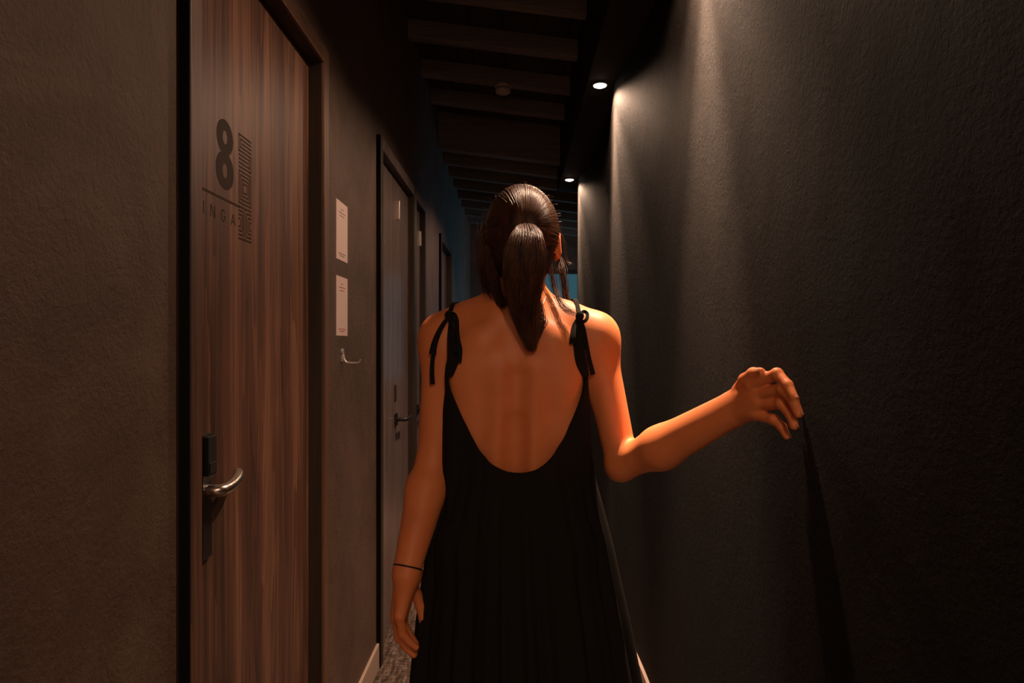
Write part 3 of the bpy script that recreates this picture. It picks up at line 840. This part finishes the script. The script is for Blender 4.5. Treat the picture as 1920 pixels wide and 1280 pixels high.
def spline(pts_, n):
    pts_ = np.array([tuple(p_) for p_ in pts_]); m_ = len(pts_)
    t = np.linspace(0, m_-1.0001, n); i = t.astype(int); f = (t-i)[:, None]
    p0 = pts_[np.clip(i-1, 0, m_-1)]; p1 = pts_[i]; p2 = pts_[np.clip(i+1, 0, m_-1)]; p3 = pts_[np.clip(i+2, 0, m_-1)]
    return .5*(2*p1+(-p0+p2)*f+(2*p0-5*p1+4*p2-p3)*f*f+(-p0+3*p1-3*p2+p3)*f**3)
def strands_mesh(name, S, r0, mat, parent):
    """S: list of (n,3) arrays with equal n -> thin three-sided tubes"""
    S = np.array(S); ns, n, _ = S.shape
    T = np.gradient(S, axis=1); T /= np.linalg.norm(T, axis=2, keepdims=True)+1e-9
    ref = np.array([.3, -.5, .8]); A = np.cross(T, ref); A /= np.linalg.norm(A, axis=2, keepdims=True)+1e-9; Bn = np.cross(T, A)
    taper = np.ones(n); taper[-4:] = np.linspace(1, .25, 4); rr = (r0*rng.uniform(.6, 1.3, ns))[:, None, None]*taper[None, :, None]
    rings = np.stack([S+rr*(A*math.cos(q)+Bn*math.sin(q)) for q in (0, 2.094, 4.189)], 2)   # ns,n,3,3
    idx = np.arange(ns*n*3).reshape(ns, n, 3)
    F_ = []
    for k in range(3):
        j = (k+1) % 3
        F_.append(np.stack([idx[:, :-1, k], idx[:, :-1, j], idx[:, 1:, j], idx[:, 1:, k]], -1).reshape(-1, 4))
    return pydata(name, rings.reshape(-1, 3), np.concatenate(F_), mat, parent, smooth=True)
tie = np.array(tail_c[0])
def surf(d, lift=0): d = d/np.linalg.norm(d, axis=-1, keepdims=True); rr = 1/np.sqrt(((d/hr)**2).sum(-1, keepdims=True)); return hc+d*(rr+lift)
dt = (tie-hc)/np.linalg.norm(tie-hc)
SS = []
for k in range(4200):
    # roots along a hairline round the head: front over the crown, sides and nape
    a = rng.uniform(-math.pi, math.pi)
    rootd = np.array([math.sin(a)*.95, 0, math.cos(a)])
    fwd = .45 if math.cos(a) > 0 else -.10
    d0 = rootd+np.array([0, fwd*max(math.cos(a), 0)+(.10 if abs(math.sin(a)) > .6 else 0)-(.75 if math.cos(a) < -.25 else 0), 0])
    if math.cos(a) < -.2: d0[2] *= .62
    d0 += rng.normal(0, .10, 3); d0 /= np.linalg.norm(d0)
    # start some strands part way so that the crown is covered evenly
    om = math.acos(np.clip(d0@dt, -1, 1)); st = rng.uniform(0, .35)
    t = np.linspace(st, .97, 16)[:, None]
    D = (np.sin((1-t)*om)*d0+np.sin(t*om)*dt)/max(math.sin(om), .05)
    bow = rng.normal(0, .03, 3)*np.sin(math.pi*t)
    lift = .0005+.0055*rng.random()*np.sin(math.pi*t)
    SS.append(surf(D+bow, lift))
strands_mesh('hair_strands', SS, .00062, M['hair'], hair)
TS = []
tail_s = [Vector(tail_c[0])+Vector((0, .035, -.004)), Vector(tail_c[0])+Vector((0, .004, 0))]+tail_c[1:]
tc = spline(tail_s, 22); tr_ = np.interp(np.linspace(0, 7, 22), range(8), [.005, .011, .028]+tail_r[2:])
for k in range(2600):
    q = rng.uniform(0, 2*math.pi); f = math.sqrt(rng.uniform(.30, 1.0))
    q2 = q+np.linspace(0, rng.normal(0, .5), 22)
    off = np.stack([np.cos(q2)*1.12, np.sin(q2)*.72, np.zeros(22)], 1)*(tr_*f)[:, None]
    wob = np.cumsum(rng.normal(0, .0006, (22, 3)), 0)
    dz = np.linspace(0, rng.uniform(-.02, .03), 22)
    s_ = tc+off+wob; s_[:, 2] += dz; TS.append(s_)
strands_mesh('ponytail', TS, .00055, M['hair'], hair)
# loose locks beside the face and neck, and fly-aways
LS = []
def lock(pts_, n, spread, gather=.4):
    c = spline(pts_, 18)
    for k in range(n):
        o = rng.normal(0, spread, 3); LS.append(c+o*np.linspace(1, gather, 18)[:, None]+np.cumsum(rng.normal(0, .0007, (18, 3)), 0))
lock([P(1036, 476, 1.51), P(1048, 488, 1.51), P(1055, 515, 1.49), P(1060, 550, 1.48), P(1064, 580, 1.47)], 90, .0035)
lock([P(1040, 410, 1.49), P(1056, 450, 1.49), P(1062, 485, 1.49), P(1074, 492, 1.49)], 6, .002)
lock([P(1034, 500, 1.46), P(1038, 530, 1.45), P(1046, 558, 1.43), P(1060, 578, 1.41), P(1080, 590, 1.405)], 40, .004)
lock([P(912, 430, 1.50), P(906, 470, 1.49), P(908, 510, 1.48), P(916, 545, 1.46), P(926, 570, 1.43)], 260, .0075, .35)
lock([P(925, 470, 1.46), P(920, 505, 1.44), P(928, 540, 1.42), P(945, 575, 1.40)], 260, .0085, .3)
lock([P(1020, 470, 1.40), P(1012, 520, 1.39), P(1008, 560, 1.39), P(1014, 600, 1.385), P(1000, 645, 1.382)], 80, .005, .4)
lock([P(1012, 590, 1.385), P(1022, 606, 1.385), P(1010, 628, 1.385), P(1002, 650, 1.384)], 24, .003, .5)
for k in range(150):
    a = rng.uniform(-1.5, 1.5); d = np.array([math.sin(a), rng.normal(-.15, .3), math.cos(a)]); p0 = surf(d[None], .001)[0]
    dd = rng.normal(0, 1, 3); dd[2] = abs(dd[2])*.4; dd /= np.linalg.norm(dd); ln = rng.uniform(.006, .018)
    t = np.linspace(0, 1, 18)[:, None]; nrm = d/np.linalg.norm(d)
    LS.append(p0+dd*ln*t+nrm*ln*.35*np.sin(t*2.6)*.8)
strands_mesh('loose_locks', LS, .00040, M['hair'], hair)
MB().lathe([(.012, -.006), (.0165, -.003), (.0165, .003), (.012, .006)], (0, 0, 0), 'y', 24).build('hair_tie', M['black'], hair, smooth=True).matrix_basis = Matrix.Translation(Vector(tail_c[0])-Vector((0, BY, 0))) @ Matrix.Rotation(.35, 4, 'X')

# necklace: fine chain with a small silver link plate showing at the right of the neck
ch = [on_body(px, py, .002) for px, py in ((905, 556), (918, 562), (935, 568), (955, 574), (975, 578), (992, 580), (1005, 582), (1014, 576), (1020, 566), (1023, 556))]
mb = MB(); mb.tube(ch, .0011, 8)
nk = mb.build('necklace', M['silver'], person, smooth=True)
mb = MB()
for i, (px, py) in enumerate(((1003, 575), (1007, 578), (1011, 573), (1012, 568), (1008, 566), (1016, 570))):
    q = on_body(px, py, .005)
    mb.box(q.x-.0035, q.x+.0035, q.y-.001, q.y+.001, q.z-.0016, q.z+.0016)
mb.build('link_plate', M['silver'], nk, bevel=.0004)
# bracelet on the left wrist
br = []
ax = (Wl-F3).normalized(); u = ax.cross(Vector((0, 1, 0))).normalized(); v_ = ax.cross(u)
for k in range(33):
    q = 2*math.pi*k/32; br.append(Wl-ax*.012+u*math.cos(q)*.0290+v_*math.sin(q)*.0335)
MB().tube(br, .0016, 8, caps=False).build('bracelet', M['black'], person, smooth=True)
